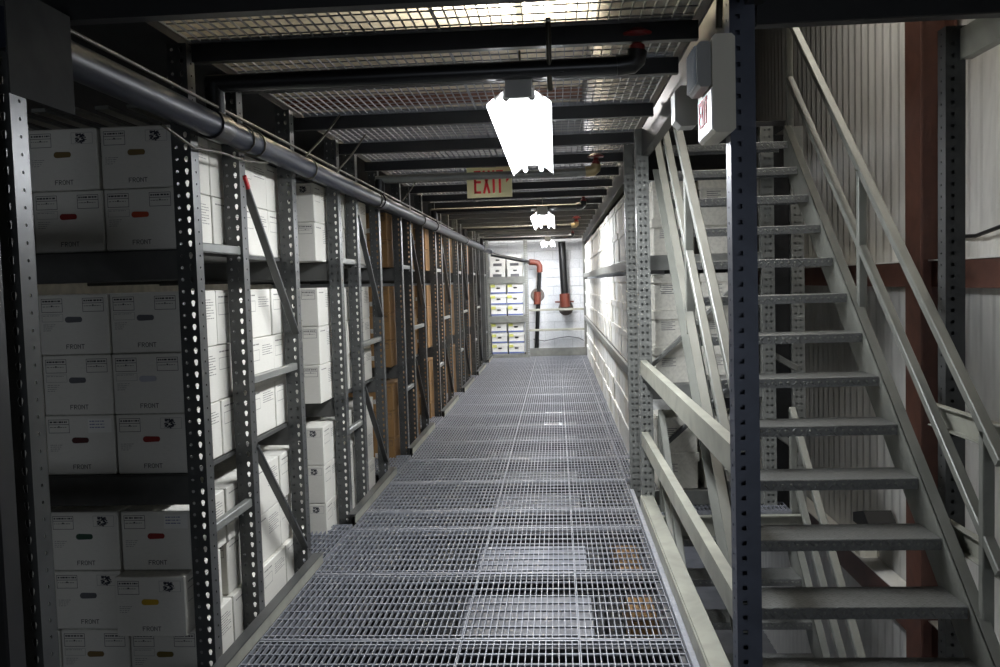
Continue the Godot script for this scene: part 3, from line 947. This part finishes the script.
func stairs(base_y: float, label: String, top_landing: bool):
	var t = thing("staircase", label, "staircase", Vector3(0, base_y, 0))
	var za := -3.10; var zb := -6.16
	var sl := RISE / RUN
	for side in [0, 1]:
		var x := .735 if side == 0 else 1.585
		# channel stringer: web faces the aisle side on one, flanges away from the treads
		var st := S()
		var web := [x, x + .007]
		var out := -1.0 if side == 0 else 1.0
		var pts := [Vector2(za, nosing(za) + .02), Vector2(zb, nosing(zb) + .02), Vector2(zb, nosing(zb) - .25), Vector2(za, nosing(za) - .25)]
		var a := Vector3(0, pts[0].y, pts[0].x); var b := Vector3(0, pts[1].y, pts[1].x)
		var c := Vector3(0, pts[2].y, pts[2].x); var d := Vector3(0, pts[3].y, pts[3].x)
		var upn := Vector3(0, 1, sl).normalized()
		for f in [[web[0], Vector3.LEFT], [web[1], Vector3.RIGHT]]:
			var o := Vector3(f[0], 0, 0)
			quad(st, a + o, b + o, c + o, d + o, f[1])
		var fx := x if side == 0 else x + .007
		for e in [[a, b, upn], [d, c, -upn]]:
			for k in [0.0, .007]:
				var o: Vector3 = Vector3(fx, 0, 0) - e[2] * k
				var q: Vector3 = Vector3(fx + out * .045, 0, 0) - e[2] * k
				var nn: Vector3 = e[2] if k == 0.0 else -e[2]
				quad(st, e[0] + o, e[1] + o, e[1] + q, e[0] + q, nn)
			var o2 := Vector3(fx + out * .045, 0, 0)
			quad(st, e[0] + o2, e[1] + o2, e[1] + o2 - e[2] * .007, e[0] + o2 - e[2] * .007, Vector3(out, 0, 0))
		put("stringer", st.commit(), M.stair, t)
		# handrail: posts, middle rail and top rail
		var rx := x + (-.012 if side == 0 else .048)
		var r0 := -3.30; var r1 := -6.2
		put("top_rail", bar(Vector3(rx, nosing(r0) + .74, r0), Vector3(rx, nosing(r1) + .74, r1), .045, .042), M.stair, t)
		put("middle_rail", bar(Vector3(rx, nosing(r0) + .325, r0), Vector3(rx, nosing(r1) + .325, r1), .042, .04), M.stair, t)
		for z in [-3.42, -4.78, -6.18]:
			put("rail_post", bar(Vector3(rx, nosing(z) - .12, z), Vector3(rx, nosing(z) + .735, z), .045, .04, Vector3.BACK), M.stair, t)
		# bolts through the web at every tread
		for i in range(-1, 11):
			var z := NZ - RUN * i - .10
			if z < zb or z > za: continue
			put("bolt", tube_mesh([Vector3(x + (.0 if side == 0 else .007), nosing(z) - .13, z), Vector3(x + (-.012 if side == 0 else .017), nosing(z) - .13, z)], .010, 8), M.brass, t)
	# pan treads with a folded nosing
	if not mesh_cache.has("tread"):
		var st := S()
		var w := .838
		# drawn along +x: sideways a runs to +z
		prism(st, Vector3(0, 0, 0), Vector3(w, 0, 0), PackedVector2Array([Vector2(0, -.048), Vector2(0, -.007), Vector2(-.225, -.007), Vector2(-.225, -.04), Vector2(-.229, -.04), Vector2(-.229, 0), Vector2(.0, 0), Vector2(.003, -.003), Vector2(.004, -.048)]))
		mesh_cache["tread"] = st.commit()
		# row of small raised studs along the nosing face
		st = S()
		for k in 22:
			lathe(st, Vector3(.02 + k * .038, -.022, .004), Vector3.BACK, [Vector2(.007, 0), Vector2(.004, .003), Vector2(0, .0035)], 6)
		mesh_cache["nosing_studs"] = st.commit()
	for i in range(-1, 12):
		var tr = put("tread", mesh_cache["tread"], M.tread, t, Vector3(.742, NY + RISE * i, NZ - RUN * i))
		put("nosing_studs", mesh_cache["nosing_studs"], M.stair, tr).set_meta("kind", "stuff")
	return t

func build_stairs():
	stairs(0.0, "open steel staircase of patterned treads climbing from the grating to the storey above", true)
	stairs(-2.72, "lower steel staircase rising from the dark storey below to the grating", true)
	# main post beside the stairs
	var p = thing("steel_post", "dark perforated steel post carrying the white emergency light", "post", Vector3(.570, -.9, -2.86))
	put("post", post_mesh(3.6, .080, .08, "square", [.026]), M.blue_post, p)

func build_guards():
	var g = thing("guard_rail", "beige channel guard rail between the dark post and the twin posts", "railing", Vector3(.6, 0, 0))
	for y in [1.03, .52]:
		put("rail", prism_mesh(Vector3(-.022, y, -2.87), Vector3(-.022, y, -6.18), chan(.10, .045, .005, false)), M.guard, g)
	put("toe_board", prism_mesh(Vector3(-.03, .05, -2.6), Vector3(-.03, .05, -6.22), rect(.012, .10, .003)), M.guard, g)
	put("toe_board", prism_mesh(Vector3(.012, .105, -2.6), Vector3(.012, .105, -6.22), rect(.085, .012, .003)), M.guard, g)
	put("angle_strip", prism_mesh(Vector3(-.052, .012, -2.6), Vector3(-.052, .012, -6.75), rect(.03, .02, .003)), M.galv, g)
	# along the other side of the stairs
	var h = thing("guard_rail", "steel guard rail past the stairs ending at a slotted post", "railing", Vector3(1.70, 0, 0))
	put("post", post_mesh(3.6, .084, .078, "square", [.030]), M.rack_shaded, h, Vector3(.0, -.9, -3.93))
	for y in [1.01, .52]:
		put("rail", prism_mesh(Vector3(-.012, y, -4.0), Vector3(-.012, y, -1.2), chan(.10, .035, .005, false)), M.guard, h)
	put("header", prism_mesh(Vector3(.06, 2.62, -3.93), Vector3(.06, 2.62, -2.93), chan(.13, .05, .006, true)), M.guard, h)
	# angles along the foot of the rack rows
	for r in 7:
		var za: float = -2.62 if r == 0 else -3.50 - 2.45 * r
		var zb := -5.08 - 2.45 * r
		if r == 6: zb = -19.2
		var k = thing("kick_plate", "grey steel kick plate at the foot of the " + ROWNAME[r], "kick plate", Vector3(-1.445, 0, 0), "kick plates")
		put("upright_leg", box_mesh(Vector3(-.006, .0, zb), Vector3(0, .058, za)), M.guard, k)
		put("flat_leg", box_mesh(Vector3(-.055, .056, zb), Vector3(-.0, .062, za)), M.rack_shaded, k)

# ---------------------------------------------------------------- outer wall past the stairs
func build_right_wall():
	var w = shell("wall_right", "cream ribbed metal sheet wall beyond the stairs")
	put("backing", box_mesh(Vector3(2.46, -2.72, -20.2), Vector3(2.7, 5.7, 7.2)), M.dark_wall, w)
	var st := S()
	for k in 6:
		var z := -k * .15
		var p := [Vector2(0, z), Vector2(0, z - .085), Vector2(-.007, z - .105), Vector2(-.007, z - .13), Vector2(0, z - .15)]
		for i in 4:
			var a: Vector2 = p[i]; var b: Vector2 = p[i + 1]
			var n := Vector3(-(a.y - b.y), 0, -(b.x - a.x) * 1.0).normalized()
			n = Vector3(-absf(a.y - b.y), 0, (a.x - b.x) * -1.0).normalized()
			quad(st, Vector3(a.x, -2.72, a.y), Vector3(b.x, -2.72, b.y), Vector3(b.x, 5.7, b.y), Vector3(a.x, 5.7, a.y), n)
	var sheet := st.commit()
	for k in 14:
		put("sheet", sheet, M.sheet, w, Vector3(2.45, 0, .6 - k * .9))
	# red I-column and girts
	var c = thing("steel_column", "red-brown steel column against the cream ribbed wall", "column", Vector3(2.2, -2.72, -5.54))
	put("flange", box_mesh(Vector3(0, 0, -.115), Vector3(.014, 8.3, .115)), M.red_steel, c)
	put("flange", box_mesh(Vector3(.2, 0, -.115), Vector3(.214, 8.3, .115)), M.red_steel, c)
	put("web", box_mesh(Vector3(.014, 0, -.03), Vector3(.2, 8.3, -.02)), M.red_steel, c)
	for gy in [[1.63, "upper"], [-.68, "lower"]]:
		var g = thing("girt", "red-brown girt along the cream wall, " + ("at eye height" if gy[0] > 0 else "below the walkway level"), "beam", Vector3(2.36, gy[0], 0), "wall girts")
		put("channel", prism_mesh(Vector3(-.04, 0, -1.0), Vector3(-.04, 0, -12.0), chan(.16 if gy[0] > 0 else .22, .10, .008)), M.red_steel, g)
		put("ledge_strip", box_mesh(Vector3(-.06, (.082 if gy[0] > 0 else .112), -12.0), Vector3(.08, (.09 if gy[0] > 0 else .12), -1.0)), M.sheet, g)
	var b = thing("wall_unit", "small black hooded unit on a cream bracket above the lower girt", "wall unit", Vector3(2.30, -.30, -6.55))
	var hp := PackedVector2Array([Vector2(-.17, 0), Vector2(.17, 0), Vector2(.17, .06), Vector2(.06, .14), Vector2(-.17, .07)])
	put("hood", prism_mesh(Vector3(-.08, .06, 0), Vector3(.12, .06, 0), hp), M.black, b)
	put("bracket", prism_mesh(Vector3(-.04, -.14, 0), Vector3(-.04, .06, 0), rect(.20, .14, .03), Vector3.RIGHT), M.cream_plastic, b)
	var cb = put("cable", tube_mesh([Vector3(2.36, 1.95, -4.0), Vector3(2.36, 1.90, -4.6), Vector3(2.37, 1.84, -5.1), Vector3(2.38, 1.86, -5.6)], .012, 8), M.black)
	tag(cb, "black cable lying along the ribbed wall above the girt", "cable")

# ---------------------------------------------------------------- sprinkler pipes
func build_pipes():
	var t = thing("sprinkler_pipe", "long steel sprinkler main with cross branches under the ceiling grating", "pipe", Vector3(-1.42, 2.35, 0))
	put("main_pipe", tube_mesh([Vector3(0, 0, -2.2), Vector3(0, 0, -18.95)], .054, 20), M.main_pipe, t)
	var bz := [-3.65, -7.1, -10.3, -13.8, -17.0]
	for i in bz.size():
		var z: float = bz[i]
		put("coupling", tube_mesh([Vector3(0, 0, z + .07), Vector3(0, 0, z - .07)], .063, 20), M.black_pipe, t)
		put("riser", tube_mesh([Vector3(0, .0, z), Vector3(0, .178, z)], .04, 14), M.black_pipe, t)
		var ex := 1.72 if i == 0 else 1.71
		var br = put("branch_pipe", tube_mesh([Vector3(-.03, .178, z), Vector3(ex, .178, z)], .037 if i == 0 else .03, 16), M.black_pipe if i != 1 else M.rack, t)  # second branch in paler grey, its lit look put into the colour
		put("elbow", tube_mesh([Vector3(ex - .03, .178, z), Vector3(ex + .03, .183, z), Vector3(ex + .05, .20, z), Vector3(ex + .055, .235, z)], .042, 14), M.brass if i % 2 else M.black_pipe, br)
		var sp = put("sprinkler_head", lathe_mesh(Vector3(ex + .055, .22, z), Vector3.UP, [Vector2(.032, 0), Vector2(.032, .035), Vector2(.02, .045), Vector2(.02, .065), Vector2(.064, .07), Vector2(.068, .08), Vector2(.035, .10), Vector2(0, .102)], 14), M.red_head, t)
		sp.set_meta("label", "red upright sprinkler head")
	# clip and loose wires round the main
	for z in [-3.95, -4.1, -5.0, -6.9, -9.2]:
		var pts := []
		for k in 13:
			var a := TAU * k / 12
			pts.append(Vector3(cos(a) * .060, sin(a) * .060, z + sin(a) * .02))
		put("wire_loop", tube_mesh(pts, .0045, 6), M.wire, t)
	for z in [-4.9, -5.6, -7.9]:
		put("hanger_wire", tube_mesh([Vector3(.02, .05, z), Vector3(.10, .18, z - .12), Vector3(.16, .33, z - .28)], .006, 6), M.wire, t)
	var c = put("cable", tube_mesh([Vector3(-1.50, 2.30, -3.3), Vector3(-1.46, 2.24, -3.5), Vector3(-1.44, 2.255, -3.75), Vector3(-1.44, 2.26, -4.05), Vector3(-1.42, 2.285, -4.3)], .006, 6), M.wire)
	tag(c, "loose pale cable looped under the sprinkler main", "cable")
	var d = put("conduit", tube_mesh([Vector3(-1.40, 2.425, -2.5), Vector3(-1.40, 2.425, -3.4), Vector3(-1.39, 2.42, -6.8), Vector3(-1.40, 2.42, -12.)], .007, 8), M.wire)
	tag(d, "thin pale conduit running along the top of the sprinkler main", "conduit")

func exit_letters(parent, h: float, w: float, place: Transform3D, arrow: bool, m: Material):
	# strokes of E X I T, drawn in a box h high and w wide from the origin, proud of z = 0
	var k := w / 4.4
	var s := .24 * k * 1.1
	var dz := .003
	var glyph := []
	var e := S()
	bx(e, Vector3(0, 0, 0), Vector3(s, h, dz))
	for y in [0.0, h / 2 - s / 2, h - s]: bx(e, Vector3(0, y, 0), Vector3(.8 * k, y + s, dz))
	glyph.append([e, 0.0])
	var x := S()
	prism(x, Vector3(s / 2, 0, dz / 2), Vector3(.9 * k - s / 2, h, dz / 2), rect(s, dz, .0001), Vector3.BACK)
	prism(x, Vector3(.9 * k - s / 2, 0, dz / 2), Vector3(s / 2, h, dz / 2), rect(s, dz, .0001), Vector3.BACK)
	glyph.append([x, 1.0 * k])
	var ii := S()
	bx(ii, Vector3(0, 0, 0), Vector3(s, h, dz))
	glyph.append([ii, 2.15 * k])
	var t := S()
	bx(t, Vector3(.4 * k - s / 2, 0, 0), Vector3(.4 * k + s / 2, h, dz))
	bx(t, Vector3(0, h - s, 0), Vector3(.8 * k, h, dz))
	glyph.append([t, 2.6 * k])
	if arrow:
		var a := S()
		prism(a, Vector3(0, 0, 0), Vector3(0, 0, dz), PackedVector2Array([Vector2(-.0, h * .95), Vector2(-.55 * k, h * .70), Vector2(0, h * .45)]))
		glyph.append([a, 3.75 * k])
	for g in glyph:
		var o = put("letter", g[0].commit(), m, parent)
		o.transform = place * Transform3D(Basis(), Vector3(g[1], 0, 0))

# ---------------------------------------------------------------- lamps, signs and boxes on the steelwork
func build_fittings():
	var names := ["bright twin-tube strip lamp hanging before the exit sign", "twin-tube strip lamp past the exit sign, between branch pipes", "twin-tube strip lamp hanging by the white block wall"]
	var zz := [-3.72, -10.1, -16.8]
	for i in 3:
		var l = strip_lamp("strip_lamp", names[i], -.137, 2.41, zz[i], 2.44, LAMP, Color(.96, .975, 1.0), "tube_glow", .18)
		put("bracket", box_mesh(Vector3(-.055, .015, 1.235), Vector3(.055, .11, 1.26)), M.grey_box, l)
	# exit sign
	var s = thing("exit_sign", "cream exit sign with red letters hanging across the aisle", "sign", Vector3(-.54, 2.38, -7.40))
	put("plate", bar(Vector3(-.19, .13, 0), Vector3(.19, .13, 0), .025, .26, Vector3.UP), M.exit_face, s)
	exit_letters(s, .19, .32, Transform3D(Basis(), Vector3(-.13, .035, .0125)), true, M.exit_red)
	put("canopy", box_mesh(Vector3(-.06, .25, -.03), Vector3(.06, .33, .03)), M.grey_box, s)
	# emergency light on the dark post
	var e = thing("emergency_light", "white emergency exit light with ribbed lamp on the dark post", "emergency light", Vector3(.570, 2.10, -2.77))
	put("body", bar(Vector3(-.036, .150, 0), Vector3(-.036, .150, -.27), .07, .30, Vector3.UP, .01), M.cream_plastic, e)
	put("panel", box_mesh(Vector3(-.074, .012, -.262), Vector3(-.0705, .14, -.008)), M.white_metal, e)
	exit_letters(e, .085, .2, Transform3D(Basis(Vector3(0, 0, 1), Vector3(0, 1, 0), Vector3(-1, 0, 0)), Vector3(-.0742, .045, -.235)), false, M.exit_red)
	var hd = put("lamp_head", bar(Vector3(-.090, .215, -.02), Vector3(-.090, .215, -.20), .05, .14, Vector3.UP, .012), M.grey_box, e)
	var ln := S()
	for k in 7:
		bx(ln, Vector3(-.121, .155, -.19 + k * .024), Vector3(-.113, .275, -.18 + k * .024))
	put("ribbed_lens", ln.commit(), M.lens, hd)
	put("conduit", tube_mesh([Vector3(-.04, .33, -.05), Vector3(-.035, .46, -.05), Vector3(-.02, .58, -.04)], .011, 8), M.wire, e)
	var j = thing("junction_box", "grey rounded box under the ceiling edge behind the emergency light", "box", Vector3(.51, 2.22, -3.38))
	put("cover", bar(Vector3(0, .075, .04), Vector3(0, .075, -.06), .098, .15, Vector3.UP, .022), M.grey_box, j)
	put("stem", tube_mesh([Vector3(.03, .14, -.01), Vector3(.06, .30, -.01)], .012, 8), M.wire, j)
	var f = put("pale_cylinder", lathe_mesh(Vector3(.43, 2.60, -2.75), Vector3(.5, .25, .8).normalized(), [Vector2(0, 0), Vector2(.035, .0), Vector2(.04, .02), Vector2(.04, .16), Vector2(.03, .18), Vector2(0, .18)], 16), M.grey_box)  # short pale cylinder, a piece of conduit that gives no light
	tag(f, "pale cylindrical fitting tucked against the ceiling edge above the emergency light", "fitting")
	var w = put("conduit", tube_mesh([Vector3(-.005, 2.44, -3.66), Vector3(-.005, 2.55, -3.62), Vector3(-.005, 2.72, -3.60)], .011, 8), M.wire)
	tag(w, "short vertical conduit beside the bright strip lamp bracket", "conduit")
